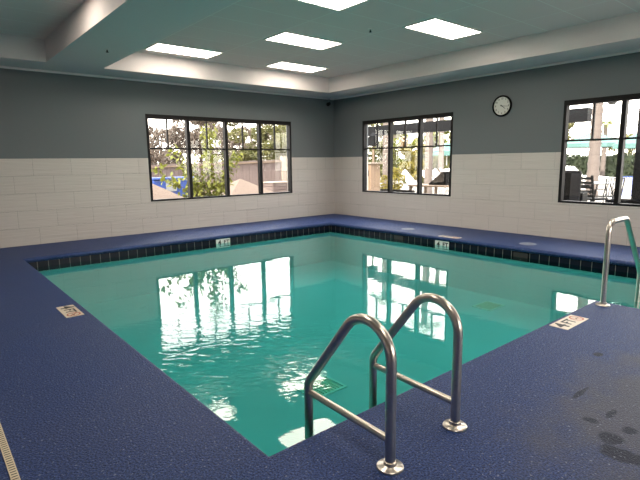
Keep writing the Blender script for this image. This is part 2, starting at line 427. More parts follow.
def text_mesh(name, body, size, mat, parent, M4, depth=0.0006):
    cu = bpy.data.curves.new(name, 'FONT'); cu.body = body; cu.size = size; cu.extrude = depth
    cu.align_x = 'CENTER'; cu.align_y = 'CENTER'; cu.offset = size * 0.02
    tmp = bpy.data.objects.new(name, cu); C.objects.link(tmp)
    dg = bpy.context.evaluated_depsgraph_get()
    me = bpy.data.meshes.new_from_object(tmp.evaluated_get(dg))
    bpy.data.objects.remove(tmp)
    me.name = name; me.materials.clear(); me.materials.append(mat); me.transform(M4)
    o = bpy.data.objects.new(name, me); C.objects.link(o); o.parent = parent
    return o

# ------------------------------------------------------------------ room dimensions
XL, YF = -10.4, -13.2          # unseen left and front walls
ZS, ZT, ZTILE = 3.005, 3.345, 1.503
PX0, PX1, PYF, PYN, PXR, PYR = -7.485, -1.345, -1.36, -7.895, -3.59, -10.4
ZW, ZB = -0.160, -0.90
WT = 0.20
# windows: (along-wall start, end)
WZ0, WZ1 = 0.63, 2.365
WIN_A = (-4.985, -1.405, 4)
WIN_B1 = (-3.675, -1.055, 3)
WIN_B2 = (-9.56, -5.89, 4)
WIN_ADDED = (-7.2, -1.4, 6)  # opening for the added window in the unseen front wall

# ------------------------------------------------------------------ floor (deck with rolled coping) and pool
def pool_loop(off):
    o = off
    return [(PX0 - o, PYF + o), (PX1 + o, PYF + o), (PX1 + o, PYR - o), (PXR - o, PYR - o), (PXR - o, PYN - o), (PX0 - o, PYN - o)]

bm = bmesh.new()
CO = 0.035
xs = [XL - WT, PX0 - CO, PXR - CO, PX1 + CO, WT]; ys = [YF - WT, PYR - CO, PYN - CO, PYF + CO, WT]
for i in range(4):
    for j in range(4):
        if (i in (1, 2) and j == 2) or (i == 2 and j == 1): continue
        bm.faces.new([bm.verts.new((x, y, 0)) for x, y in ((xs[i], ys[j]), (xs[i + 1], ys[j]), (xs[i + 1], ys[j + 1]), (xs[i], ys[j + 1]))])
bmesh.ops.remove_doubles(bm, verts=bm.verts[:], dist=1e-5)
prof = [(CO, 0.0)] + [(CO * (1 - math.sin(a)), -CO * (1 - math.cos(a))) for a in (0.2, 0.5, 0.8, 1.1, 1.35, PI / 2)] + [(0.0, -0.07), (0.025, -0.07)]
rings = [[bm.verts.new((x, y, z)) for x, y in pool_loop(o)] for o, z in prof]
for a, b in zip(rings, rings[1:]):
    for k in range(6):
        f = bm.faces.new((a[k], a[(k + 1) % 6], b[(k + 1) % 6], b[k])); f.smooth = True
bmesh.ops.remove_doubles(bm, verts=bm.verts[:], dist=1e-5)
struct('floor', bm, M['deck'])

def uv_quad(bm, pts, uvs, mi=0):
    f = bm.faces.new([bm.verts.new(p) for p in pts]); f.material_index = mi
    ul = bm.loops.layers.uv.verify()
    for lp, u in zip(f.loops, uvs): lp[ul].uv = u
    return f

bm = bmesh.new()
lp = pool_loop(0.012); ZBAND = -0.225
for k in range(6):
    (xa, ya), (xb, yb) = lp[k], lp[(k + 1) % 6]
    ua = xa if ya == yb else ya; ub = xb if ya == yb else yb
    uv_quad(bm, [(xa, ya, ZBAND), (xb, yb, ZBAND), (xb, yb, -0.068), (xa, ya, -0.068)], [(ua, 0.01), (ub, 0.01), (ub, .19), (ua, .19)], 1)
    uv_quad(bm, [(xa, ya, ZB), (xb, yb, ZB), (xb, yb, ZBAND), (xa, ya, ZBAND)], [(0, 0)] * 4, 0)
uv_quad(bm, [(lp[0][0], lp[0][1], ZB), (lp[1][0], lp[1][1], ZB), (lp[1][0], lp[5][1], ZB), (lp[0][0], lp[5][1], ZB)], [(0, 0)] * 4, 0)
uv_quad(bm, [(lp[4][0], lp[4][1], ZB), (lp[1][0], lp[4][1], ZB), (lp[2][0], lp[2][1], ZB), (lp[3][0], lp[3][1], ZB)], [(0, 0)] * 4, 0)
bmesh.ops.remove_doubles(bm, verts=bm.verts[:], dist=1e-5)
struct('pool_basin', bm, [M['plaster'], M['ptile']])

bm = bmesh.new()
lw = pool_loop(0.012)
f = bm.faces.new([bm.verts.new((x, y, ZW)) for x, y in lw]); bmesh.ops.triangulate(bm, faces=[f])
o = obj('pool_water', bm, M['water'])
tag(o, 'clear turquoise water filling the indoor pool', 'water', kind='stuff')

# ------------------------------------------------------------------ walls
def wall(name, to_world, L0, L1, holes, height, thick):
    """inner face at v=0, outer at v=thick; u along the wall"""
    bm = bmesh.new()
    us = sorted({L0, L1, *[h[0] for h in holes], *[h[1] for h in holes]})
    zs = sorted({-0.02, ZTILE, height, *[h[2] for h in holes], *[h[3] for h in holes]})
    inhole = lambda u, z: any(h[0] < u < h[1] and h[2] < z < h[3] for h in holes)
    for a, b in zip(us, us[1:]):
        for c, d in zip(zs, zs[1:]):
            if inhole((a + b) / 2, (c + d) / 2): continue
            mi = 0 if d <= ZTILE + 1e-6 else 1
            uv = [(a, c), (b, c), (b, d), (a, d)]
            uv_quad(bm, [to_world(u, 0, z) for u, z in uv], uv, mi)
            uv_quad(bm, [to_world(u, thick, z) for u, z in uv], uv, 2)
    for h in holes:
        for (z0, z1, mi) in ((h[2], ZTILE, 0), (ZTILE, h[3], 1)):
            for u in (h[0], h[1]):
                uv_quad(bm, [to_world(u, 0, z0), to_world(u, thick, z0), to_world(u, thick, z1), to_world(u, 0, z1)], [(0, z0), (thick, z0), (thick, z1), (0, z1)], mi)
        for z, mi in ((h[2], 0), (h[3], 1)):
            uv_quad(bm, [to_world(h[0], 0, z), to_world(h[1], 0, z), to_world(h[1], thick, z), to_world(h[0], thick, z)], [(h[0], 0.1), (h[1], 0.1), (h[1], .2), (h[0], .2)], mi)
    for u in (L0, L1):
        uv_quad(bm, [to_world(u, 0, -0.02), to_world(u, thick, -0.02), to_world(u, thick, height), to_world(u, 0, height)], [(0, 0)] * 4, 2)
    uv_quad(bm, [to_world(L0, 0, height), to_world(L1, 0, height), to_world(L1, thick, height), to_world(L0, thick, height)], [(0, 0)] * 4, 2)
    bmesh.ops.remove_doubles(bm, verts=bm.verts[:], dist=1e-5)
    return struct(name, bm, [M['tile'], M['paint'], M['stucco']])

HW = 3.45
wall('wall_back', lambda u, v, z: (u, v, z), XL - WT, WT, [(WIN_A[0], WIN_A[1], WZ0, WZ1)], HW, WT)
wall('wall_right', lambda u, v, z: (v, u, z), YF - WT, 0.0, [(WIN_B1[0], WIN_B1[1], WZ0, WZ1), (WIN_B2[0], WIN_B2[1], WZ0, WZ1)], HW, WT)
wall('wall_left', lambda u, v, z: (XL - v, u, z), YF - WT, 0.0, [], HW, WT)
wall('wall_front', lambda u, v, z: (u, YF - v, z), XL - WT, WT, [(WIN_ADDED[0], WIN_ADDED[1], WZ0, WZ1)], HW, WT)

# ------------------------------------------------------------------ ceiling with two trays
bm = bmesh.new()
T1 = (-5.93, -0.84, -12.0, -0.765); T2 = (-9.7, -6.80, -12.0, -0.765)
xs = [XL, T2[0], T2[1], T1[0], T1[1], 0.0]; ys = [YF, T1[2], T1[3], 0.0]
for i in range(5):
    for j in range(3):
        if j == 1 and i in (1, 3): continue
        uv_quad(bm, [(xs[i], ys[j], ZS), (xs[i + 1], ys[j], ZS), (xs[i + 1], ys[j + 1], ZS), (xs[i], ys[j + 1], ZS)], [(0, 0)] * 4, 0)
for x0, x1, y0, y1 in (T1, T2):
    c = [(x0, y0), (x1, y0), (x1, y1), (x0, y1)]
    for k in range(4):
        (xa, ya), (xb, yb) = c[k], c[(k + 1) % 4]
        uv_quad(bm, [(xa, ya, ZS), (xb, yb, ZS), (xb, yb, ZT), (xa, ya, ZT)], [(0, 0)] * 4, 0)
    uv_quad(bm, [(x, y, ZT) for x, y in c], [(0, 0)] * 4, 1)
x0, x1, y0, y1 = XL - WT, WT, YF - WT, WT
uv_quad(bm, [(x0, y0, HW), (x1, y0, HW), (x1, y1, HW), (x0, y1, HW)], [(0, 0)] * 4, 0)
bmesh.ops.remove_doubles(bm, verts=bm.verts[:], dist=1e-5)
struct('ceiling', bm, [M['soffit'], M['grid']])
# slim trim where the walls meet the ceiling
for nme, (a0, a1, b0, b1) in (('trim_1', (XL, -0.03, -0.03, 0.0)), ('trim_2', (-0.03, 0.0, YF, 0.0))):
    bm = bmesh.new(); box(bm, a0, a1, b0, b1, ZS - 0.035, ZS - 0.002); struct(nme, bm, M['soffit'])

# ------------------------------------------------------------------ windows
def window(name, loc, rz, width, n):
    """local x along the wall, y outwards, z up; origin at the lower left corner of the opening"""
    H = WZ1 - WZ0; D0, D1 = -0.004, 0.11
    root = bpy.data.objects.new(name, None); C.objects.link(root); root.location = loc; root.rotation_euler = (0, 0, rz)
    root['kind'] = 'structure'
    bm = bmesh.new()
    box(bm, 0.002, width - 0.002, D0, D1, H - 0.085, H - 0.002); box(bm, 0.002, width - 0.002, D0, D1, 0.002, 0.035)
    box(bm, 0.002, 0.05, D0, D1, 0.035, H - 0.085); box(bm, width - 0.05, width - 0.002, D0, D1, 0.035, H - 0.085)
    obj('window_frame', bm, M['frame'], root)
    pw = width / n; tz = 1.692 - WZ0
    for k in range(1, n):
        bm = bmesh.new(); box(bm, k * pw - 0.034, k * pw + 0.034, D0 + 0.01, D1, 0.036, H - 0.086)
        obj('mullion', bm, M['frame'], root)
    for k in range(n):
        a = k * pw + (0.05 if k == 0 else 0.034); b = (k + 1) * pw - (0.05 if k == n - 1 else 0.034); mid = (a + b) / 2
        bm = bmesh.new(); box(bm, a, b, 0.045, 0.085, tz - 0.016, tz + 0.016); obj('transom', bm, M['frame'], root)
        bm = bmesh.new(); box(bm, mid - 0.013, mid + 0.013, 0.045, 0.085, tz + 0.016, H - 0.086); obj('muntin', bm, M['frame'], root)
        bm = bmesh.new(); box(bm, a, b, 0.064, 0.066, 0.036, H - 0.086)
        obj('pane', bm, M['glass'], root)
    return root
window('window_1', (WIN_A[0], 0, WZ0), 0, WIN_A[1] - WIN_A[0], WIN_A[2])
window('window_2', (0, WIN_B1[1], WZ0), -PI / 2, WIN_B1[1] - WIN_B1[0], WIN_B1[2])
window('window_3', (0, WIN_B2[1], WZ0), -PI / 2, WIN_B2[1] - WIN_B2[0], WIN_B2[2])

window('window_added', (WIN_ADDED[1], YF, WZ0), PI, WIN_ADDED[1] - WIN_ADDED[0], WIN_ADDED[2])  # unseen window, added to send neutral daylight up to the ceiling

# ------------------------------------------------------------------ ceiling lights
def make_light(label, loc):
    t = thing('ceiling_light', label, 'ceiling light', loc, 0, 'recessed ceiling troffers')
    bm = bmesh.new(); a, b, c, d = 0.606, 0.302, 0.583, 0.270
    box(bm, -a, a, -b, -d, -0.014, -0.001); box(bm, -a, a, d, b, -0.014, -0.001)
    box(bm, -a, -c, -d, d, -0.014, -0.001); box(bm, c, a, -d, d, -0.014, -0.001)
    obj('frame', bm, M['troffer'], t)
    bm = bmesh.new(); box(bm, -c, c, -d, d, -0.008, -0.002); obj('diffuser', bm, M['lens'], t)
    return t
LX = [-4.725, -3.470, -2.235]; LY = [-1.365, -3.175, -5.02, -6.85, -8.68]
L_labels = {
    (0, 0): 'lit ceiling panel at far left beside the ceiling beam',
    (2, 0): 'smallest lit ceiling panel, farthest one above the corner of the room',
    (1, 1): 'lit ceiling panel in the middle of the tray ceiling, between the far and near ones',
    (0, 2): 'lit ceiling panel cut off by the top edge of the photo',
    (2, 2): 'large lit ceiling panel at right nearest the clock wall',
}
first = None
for (i, j), lab in [*L_labels.items(), ((1, 3), 'lit ceiling panel over the ladder side of the pool'), ((0, 4), 'lit ceiling panel over the near deck beside the beam'), ((2, 4), 'lit ceiling panel over the near deck by the window wall')]:
    loc = (LX[i], LY[j], ZT)
    first = make_light(lab, loc) if first is None else None or first
    if (i, j) != (0, 0): dup(first, loc, 0, lab, 'recessed ceiling troffers')
for y, lab in ((-3.4, 'lit ceiling panel in the left tray, far one'), (-6.6, 'lit ceiling panel in the left tray, middle one'), (-9.6, 'lit ceiling panel in the left tray, near one')):
    dup(first, (-7.66, y, ZT), 0, lab, 'recessed ceiling troffers')

def sprinkler(label, loc):
    t = thing('fire_sprinkler', label, 'sprinkler', loc, 0, 'ceiling sprinkler heads')
    bm = bmesh.new(); lathe(bm, [(0.035, -0.001), (0.035, -0.006), (0.028, -0.012)], 16); obj('escutcheon', bm, M['soffit'], t)
    bm = bmesh.new(); tube(bm, [(0, 0, -0.01), (0, 0, -0.04)], 0.009, 8); obj('pipe', bm, M['dark'], t)
    bm = bmesh.new(); lathe(bm, [(0.022, -0.040), (0.024, -0.044), (0.008, -0.050)], 12); obj('deflector', bm, M['dark'], t)
    return t
sprinkler('small dark sprinkler head on the tray ceiling between lit panels', (-3.13, -4.34, ZT))
sprinkler('small dark sprinkler dot under the ceiling beam', (-6.32, -2.25, ZS))

# ------------------------------------------------------------------ security camera in the corner
t = thing('security_camera', 'small dark security camera hanging in the room corner under the ceiling', 'camera', (-0.30, -0.16, ZS - 0.035))
bm = bmesh.new(); lathe(bm, [(0.045, 0.033), (0.045, 0.012), (0.03, 0.0)], 16); obj('mount', bm, M['soffit'], t)
bm = bmesh.new(); tube(bm, [(0, 0, 0.0), (-0.01, 0.0, -0.06), (-0.05, -0.02, -0.11)], 0.014, 8); obj('arm', bm, M['greyplastic'], t)
bm = bmesh.new(); tube(bm, [(0.02, 0.03, -0.12), (-0.10, -0.07, -0.155)], 0.045, 14); obj('housing', bm, M['black'], t)

# ------------------------------------------------------------------ wall clock
t = thing('wall_clock', 'round black-rimmed wall clock with white face above the tiles', 'clock', (0, -4.753, 2.381))
R_ = 0.195
bm = bmesh.new()
lathe(bm, [(R_ - .03, -0.005), (R_ - .03, -0.028), (R_ - .022, -0.038), (R_ - .008, -0.036), (R_, -0.022), (R_, -0.001), (R_ - .03, -0.001)], 40, axis='X'); obj('rim', bm, M['black'], t)
bm = bmesh.new(); lathe(bm, [(R_ - .028, -0.014), (R_ - .028, -0.002)], 40, axis='X'); obj('face', bm, M['clockface'], t)
def clock_m(ang, r):     # text facing -x; right-hand side of a viewer is -y
    a = ang
    base = Matrix(((0, 0, -1, -0.0145), (-1, 0, 0, -math.sin(a) * r), (0, 1, 0, math.cos(a) * r), (0, 0, 0, 1)))
    return base
for h in range(1, 13):
    text_mesh('numeral', str(h), 0.045, M['ink'], t, clock_m(2 * PI * h / 12, R_ - .062))
def hand(name, ang, ln, wd, x):
    bm = bmesh.new(); d = Vector((0, -math.sin(ang), math.cos(ang)))
    e = Vector((0, math.cos(ang), math.sin(ang))) * wd / 2
    q = [e - d * .035, -e - d * .035, -e * .5 + d * ln, e * .5 + d * ln]
    a = [bm.verts.new(p + Vector((x, 0, 0))) for p in q]; b = [bm.verts.new(p + Vector((x + .001, 0, 0))) for p in q]
    bm.faces.new(a); bm.faces.new(b[::-1])
    for k in range(4): bm.faces.new((a[k], b[k], b[(k + 1) % 4], a[(k + 1) % 4]))
    obj(name, bm, M['ink'], t)
hand('minute_hand', 2 * PI * 16 / 60, 0.130, 0.010, -0.018)
hand('hour_hand', 2 * PI * (4 + 16 / 60) / 12, 0.090, 0.014, -0.0165)
bm = bmesh.new(); lathe(bm, [(0.01, -0.023), (0.01, -0.014)], 12, axis='X'); obj('hub', bm, M['ink'], t)

# ------------------------------------------------------------------ handrails
def make_rail(label, loc):
    """local y towards the pool, deck flange at the origin"""
    t = thing('pool_handrail', label, 'handrail', loc, 0, 'handrails of the near pool ladder')
    r = 0.0245
    path = fillet([(0, 0, 0.002)] +
                  [(0, 0.0, 0.965), (0, 0.592, 0.201), (0, 0.592, ZB + 0.01)], [0.157, 0.10], 16)
    # the top bend is one wide sweep from the upright into the slope
    bm = bmesh.new(); tube(bm, path, r, 18); obj('rail', bm, M['steel'], t)
    bm = bmesh.new(); tube(bm, [(0, 0.01, 0.133), (0, 0.58, 0.148)], 0.0185, 14); obj('brace', bm, M['steel'], t)
    bm = bmesh.new(); lathe(bm, [(0.062, 0.0), (0.062, 0.007), (0.059, 0.010), (0.036, 0.015), (0.031, 0.018), (0.030, 0.032), (0.0255, 0.034)], 32)
    obj('flange', bm, M['steel'], t)
    return t
r1 = make_rail('stainless pool handrail at the near corner, the left one of the ladder pair', (-7.13, -8.35, 0))
dup(r1, (-6.614, -8.342, 0), 0, 'stainless pool handrail behind, the right one of the ladder pair', 'handrails of the near pool ladder')
t = thing('pool_handrail', 'tall stainless stair handrail at the right edge of the photo', 'handrail', (-3.74, -8.02, 0))
bm = bmesh.new()
tube(bm, fillet([(0, 0, .002), (-0.01, 0, 0.80), (0.43, 0, 0.80), (0.985, 0, 0.17), (0.99, 0, ZB + 0.01)], [0.10, 0.11, 0.10], 10), 0.0245, 18); obj('rail', bm, M['steel'], t)
bm = bmesh.new(); lathe(bm, [(0.062, 0.0), (0.062, 0.007), (0.059, 0.010), (0.036, 0.015), (0.031, 0.018), (0.030, 0.032), (0.0255, 0.034)], 32); obj('flange', bm, M['steel'], t)

# ------------------------------------------------------------------ depth markers
def no_diving(parent, M4, r):
    bm = bmesh.new(); n = 28
    vi = [bm.verts.new((math.cos(2 * PI * k / n) * r * .78, math.sin(2 * PI * k / n) * r * .78, 0.0006)) for k in range(n)]
    vo = [bm.verts.new((math.cos(2 * PI * k / n) * r, math.sin(2 * PI * k / n) * r, 0.0006)) for k in range(n)]
    for k in range(n): bm.faces.new((vi[k], vo[k], vo[(k + 1) % n], vi[(k + 1) % n]))
    a = 3 * PI / 4; d = Vector((math.cos(a), math.sin(a), 0)); p = Vector((-d.y, d.x, 0)) * r * .1
    bm.faces.new([bm.verts.new(v + Vector((0, 0, .0008))) for v in (d * r * .85 + p, -d * r * .85 + p, -d * r * .85 - p, d * r * .85 - p)])
    bm.transform(M4); obj('no_diving_ring', bm, M['red'], parent)
    bm = bmesh.new()   # diver: head and bent body
    vs = [bm.verts.new((math.cos(2 * PI * k / 12) * r * .13 + r * .34, math.sin(2 * PI * k / 12) * r * .13 - r * .05, 0.0005)) for k in range(12)]; bm.faces.new(vs)
    bm.faces.new([bm.verts.new((x * r, y * r, 0.0005)) for x, y in ((.25, .02), (.10, .22), (-.5, -.15), (-.45, -.28), (.0, -.02), (.15, -.12))])
    bm.transform(M4); obj('diver_figure', bm, M['ink'], parent)

def deck_marker(label, centre, rz):
    """reads along local x, top of the letters towards local y"""
    t = thing('depth_marker', label, 'depth marker', centre, rz, 'cream depth marker tiles set in the deck')
    bm = bmesh.new()
    for k in (-1, 0, 1): box(bm, k * .142 - .0695, k * .142 + .0695, -.0765, .0765, 0.0002, 0.0035)
    obj('tiles', bm, M['offwhite'], t)
    T = lambda x, s: Matrix.Translation((x, 0, 0.0042)) @ Matrix.Diagonal((s, 1, 1, 1))
    text_mesh('digit', '4', 0.165, M['ink'], t, T(-.142, 1.15)); text_mesh('feet_letters', 'FT', 0.125, M['ink'], t, T(0, 1.0))
    no_diving(t, Matrix.Translation((.142, 0, .0042)), .060)
    return t
deck_marker('cream depth marker on the near deck left of the tall handrail', (-4.478, -8.022, 0), 0)
deck_marker('cream depth marker on the left deck by the pool edge', (-7.634, -4.73, 0), -PI / 2)
deck_marker('cream depth marker lying on the far deck above the waterline sign', (-1.235, -4.54, 0), -PI / 2)

def line_marker(label, centre, rz):
    """two white tiles on the waterline, facing local -y"""
    t = thing('waterline_marker', label, 'depth marker', centre, rz, 'white waterline depth tiles')
    bm = bmesh.new()
    for k in (-.5, .5): box(bm, k * .153 - .0745, k * .153 + .0745, -0.006, -0.0005, -.072, .072)
    obj('tiles', bm, M['white'], t)
    T = lambda x: Matrix.Translation((x, -0.0068, 0)) @ Matrix.Rotation(PI / 2, 4, 'X')
    text_mesh('digit', '4', 0.135, M['ink'], t, T(-.0765)); text_mesh('feet_letters', 'FT', 0.115, M['ink'], t, T(.0765))
    return t
line_marker('white 4 FT sign on the pool tiles under the right windows', (PX1 + 0.012, -4.445, -0.143), -PI / 2)
line_marker('white FT sign on the pool tiles under the wide left window', (-4.13, PYF + 0.012, -0.143), 0)

# ------------------------------------------------------------------ skimmers, drains, gutter
for y, l1, l2 in ((-5.95, 'dark skimmer mouth in the pool tiles nearer the tall handrail', 'pale skimmer lid in the far deck nearer the tall handrail'),
                  (-3.41, 'dark skimmer mouth in the pool tiles below the middle window', 'pale skimmer lid in the far deck below the middle window')):
    t = thing('skimmer', l1, 'pool skimmer', (PX1 + 0.012, y, -0.125), 0, 'pool skimmers')
    bm = bmesh.new()
    box(bm, -0.010, -0.0005, -.135, .135, .040, .052); box(bm, -0.010, -0.0005, -.135, .135, -.062, -.050)
    box(bm, -0.010, -0.0005, -.135, -.122, -.050, .040); box(bm, -0.010, -0.0005, .122, .135, -.050, .040); obj('frame', bm, M['dark'], t)
    bm = bmesh.new(); box(bm, -0.004, -0.0005, -.122, .122, -.050, .040); obj('mouth_shade', bm, M['slot'], t)  # dark backing plate, its colour stands for the shade inside the mouth
    t = thing('access_cover', l2, 'access cover', (-0.956, y + .08, 0), 0, 'skimmer access covers')
    bm = bmesh.new(); lathe(bm, [(0.135, 0.0002), (0.135, 0.004), (0.128, 0.006), (0.0, 0.006)][:3], 32); obj('plate', bm, M['lidgrey'], t)
    for s in (-1, 1):
        bm = bmesh.new(); box(bm, -.008, .008, s * .045 - .015, s * .045 + .015, .0041, .0065); obj('finger_hole', bm, M['slot'], t)

for (cx, cy, a, lab) in ((-5.69, -6.14, 0.0, 'green-grey main drain grate on the pool floor by the ladder'), (-1.90, -5.76, 0.0, 'green-grey main drain grate on the pool floor toward the right windows')):
    t = thing('pool_drain', lab, 'pool drain', (cx, cy, ZB), a, 'main drains')
    bm = bmesh.new(); hw, hh = .215, .165
    for x0, x1, y0, y1 in ((-hw, hw, -hh, -hh + .025), (-hw, hw, hh - .025, hh), (-hw, -hw + .025, -hh + .025, hh - .025), (hw - .025, hw, -hh + .025, hh - .025)):
        box(bm, x0, x1, y0, y1, 0.0005, 0.014)
    obj('frame', bm, M['grate_rim'], t)
    bm = bmesh.new()
    for k in range(9): box(bm, -hw + .026 + k * .0405, -hw + .026 + k * .0405 + .030, -hh + .026, hh - .026, 0.0008, 0.011)
    for yy in (-.05, .05): box(bm, -hw + .026, hw - .026, yy - .006, yy + .006, 0.0006, 0.010)
    obj('grate', bm, M['grate'], t)

t = thing('deck_drain', 'thin cream slotted drain channel in the deck at lower left', 'deck drain', (-8.452, -7.5, 0), 0)
bm = bmesh.new(); box(bm, -.017, .017, -4.2, 6.4, 0.0002, 0.004); obj('channel', bm, M['cream'], t)
bm = bmesh.new()
y = -1.6
while y < 3.0:
    box(bm, -.012, .012, y, y + .006, 0.0041, 0.0046); y += .022
obj('slots', bm, M['slot'], t)

# ------------------------------------------------------------------ outdoors: ground
bm = bmesh.new()
GZ = -0.03
def gquad(x0, x1, y0, y1, mi):
    uv_quad(bm, [(x0, y0, GZ), (x1, y0, GZ), (x1, y1, GZ), (x0, y1, GZ)], [(0, 0)] * 4, mi)
gquad(WT, 80, -60, 2.0, 0); gquad(4.5, 80, 2.0, 80, 0); gquad(-60, 4.5, WT, 80, 1); gquad(-60, XL - WT, -60, WT, 1); gquad(XL - WT, WT, -60, YF - WT, 2)
bm.verts.ensure_lookup_table()
struct('ground', bm, [M['pave'], M['mulch'], M['bounce_apron']])

# ------------------------------------------------------------------ plants
def leaf(bm, p, rng, size, droop=0.0):
    q = Euler((rng.uniform(-1.2, 1.2), rng.uniform(-1.2, 1.2), rng.uniform(0, 2 * PI))).to_matrix()
    L, W_ = size * rng.uniform(.7, 1.3), size * rng.uniform(.35, .6)
    pts = [(-L / 2, 0, 0), (0, -W_ / 2, -.1 * L), (L / 2, 0, -.05 * L), (0, W_ / 2, .1 * L)]
    bm.faces.new([bm.verts.new(p + q @ Vector(v)) for v in pts])

def branches(bm, base, h, n, spread, r0, rng, twigs=0):
    top = []
    for k in range(n):
        a = 2 * PI * k / n + rng.uniform(-.4, .4); s = spread * rng.uniform(.4, 1)
        z0 = h * rng.uniform(.25, .5)
        p0 = Vector((0, 0, z0)); p2 = Vector((math.cos(a) * s, math.sin(a) * s, h * rng.uniform(.75, 1.0)))
        p1 = (p0 + p2) / 2 + Vector((rng.uniform(-.1, .1), rng.uniform(-.1, .1), -.1)) * spread * .5
        tube(bm, [p0, p1, p2], [r0 * .5, r0 * .35, r0 * .12], 5)
        for j in range(twigs):
            u = rng.uniform(.3, 1); q = p1.lerp(p2, u)
            e = q + Vector((rng.uniform(-1, 1), rng.uniform(-1, 1), rng.uniform(.2, 1))) * spread * .3
            tube(bm, [q, e], [r0 * .16, r0 * .06], 4)
        top.append(p2)
    return top

def tree(name, label, loc, h, spread, mat, n_leaf, size, seed, group, low=0.3, cat='tree', trunk_r=None, nb=7, twigs=5, bark='bark', squash=1.0):
    rng = random.Random(seed); t = thing(name, label, cat, loc, 0, group)
    bm = bmesh.new(); r = trunk_r or h * .02
    tube(bm, [(0, 0, 0), (0.02 * h, 0, h * .3), (0, .02 * h, h * .6), (0, 0, h * .85)], [r, r * .8, r * .5, r * .2], 8)
    branches(bm, None, h, nb, spread * .75, r, rng, twigs); obj('trunk', bm, M[bark], t)
    bm = bmesh.new()
    cl = []
    for _ in range(18):
        a = rng.uniform(0, 2 * PI); q = spread * .68 * math.sqrt(rng.random())
        cl.append((Vector((math.cos(a) * q, math.sin(a) * q, h * rng.uniform(low, .95))), spread * rng.uniform(.22, .34)))
    for _ in range(n_leaf):
        c, rr = rng.choice(cl)
        v = Vector((rng.gauss(0, 1), rng.gauss(0, 1), rng.gauss(0, 1))).normalized() * rr * rng.uniform(.5, 1) ** .5
        v.z *= .75; p = c + v
        if p.z < .06: p.z = rng.uniform(.06, .3)
        leaf(bm, p, rng, size)
    obj('foliage', bm, M[mat], t)
    return t

# trees and shrubs beyond the fence, seen through the wide window
A_trees = [
    ('bare_tree', 'pinkish bare tree behind the blue bin, first behind the fence', (-0.6, 11.0, GZ), 2.9, 1.6, 'leaf_dry', 3300, 0.17, .15),
    ('leafy_tree', 'olive tree behind the middle of the fence, seen through third pane', (2.9, 10.4, GZ), 2.8, 1.6, 'leaf_mid', 4400, 0.17, .15),
    ('leafy_tree', 'olive tree beyond the end post of the fence, seen through last pane', (6.3, 10.6, GZ), 2.9, 1.6, 'leaf_mid', 4840, 0.17, .05),
    ('bare_tree', 'bare brown tree in second row behind the yellow-green shrub', (1.2, 14.4, GZ), 3.5, 1.7, 'leaf_dry', 3740, 0.20, .1),
    ('bare_tree', 'bare brown tree in second row behind the third pane', (4.8, 14.2, GZ), 3.4, 1.7, 'leaf_dry', 3740, 0.20, .1),
    ('leafy_tree', 'pale olive tree in second row behind the last pane', (8.5, 14.6, GZ), 3.6, 1.7, 'leaf_mid', 4180, 0.20, .1),
    ('bare_tree', 'far brown thicket behind the second pane of the wide window', (5.4, 18.6, GZ), 4.5, 1.9, 'leaf_dry', 3960, 0.23, .05),
    ('leafy_tree', 'far olive thicket behind the third pane of the wide window', (9.3, 18.9, GZ), 4.4, 1.9, 'leaf_mid', 3960, 0.23, .05),
    ('bare_tree', 'far brown thicket at right end of the wide window', (13.2, 19.2, GZ), 4.5, 1.9, 'leaf_dry', 3960, 0.23, .05),
]
for k, (nm, lab, loc, h, sp, mt, nl, sz, low) in enumerate(A_trees):
    tree(nm, lab, loc, h, sp, mt, nl, sz, 40 + k, 'trees beyond the wooden fence', low, nb=9, twigs=9)
tree('golden_shrub', 'yellow-green shrub right of the fence end post', (4.4, 6.4, GZ), 1.9, .70, 'leaf_yellow', 1400, .12, 77, 'shrubs outside the wide window', .05, 'shrub', .03)
# the yellow-green shrub right outside the wide window
rng = random.Random(5); t = thing('leafy_shrub', 'bright yellow-green shrub just outside the wide left window', 'shrub', (-3.15, 1.1, GZ))
bm = bmesh.new(); bml = bmesh.new()
for (ex, ez) in ((-1.15, 1.25), (-.75, 1.65), (-.3, 1.45), (.05, 2.3), (.12, 1.8), (.45, 1.3), (.75, 1.55), (.35, .95), (-.45, .95)):
    p0 = Vector((rng.uniform(-.08, .08), rng.uniform(-.05, .05), 0)); p2 = Vector((ex, rng.uniform(-.25, .25), ez)); p1 = Vector((ex * .35, 0, ez * .55))
    tube(bm, [p0, p1, p2], [.014, .010, .004], 5)
    for _ in range(110):
        u = rng.uniform(.35, 1.03); q = p0 * (1 - u) ** 2 + p1 * 2 * u * (1 - u) + p2 * u * u
        leaf(bml, q + Vector((rng.gauss(0, .085), rng.gauss(0, .085), rng.gauss(0, .085))), rng, .15)
obj('stems', bm, M['stem'], t); obj('foliage', bml, M['leaf_bright'], t)

# wooden fence, its top falling to the left
t = thing('wooden_fence', 'weathered brown board fence behind the shrub outside the wide window', 'fence', (-5.2, 6.6, GZ))
def fz(x): return 1.30 + (x + 5.2) * .029
bm = bmesh.new(); x = 0.0; rng = random.Random(3)
while x < 8.2:
    box(bm, x, x + .138, rng.uniform(0, .012), .03, 0, fz(x - 5.2) + rng.uniform(-.012, .012)); x += .145
obj('boards', bm, M['wood'], t)
bm = bmesh.new(); bar(bm, (0, -.02, 1.22), (8.2, -.02, 1.46), .07, .05); bar(bm, (0, -.02, .35), (8.2, -.02, .4), .09, .05); obj('rail', bm, M['stem'], t)
bm = bmesh.new(); box(bm, 8.2, 8.42, -.06, .1, 0, 1.66); obj('end_post', bm, M['palewood'], t)
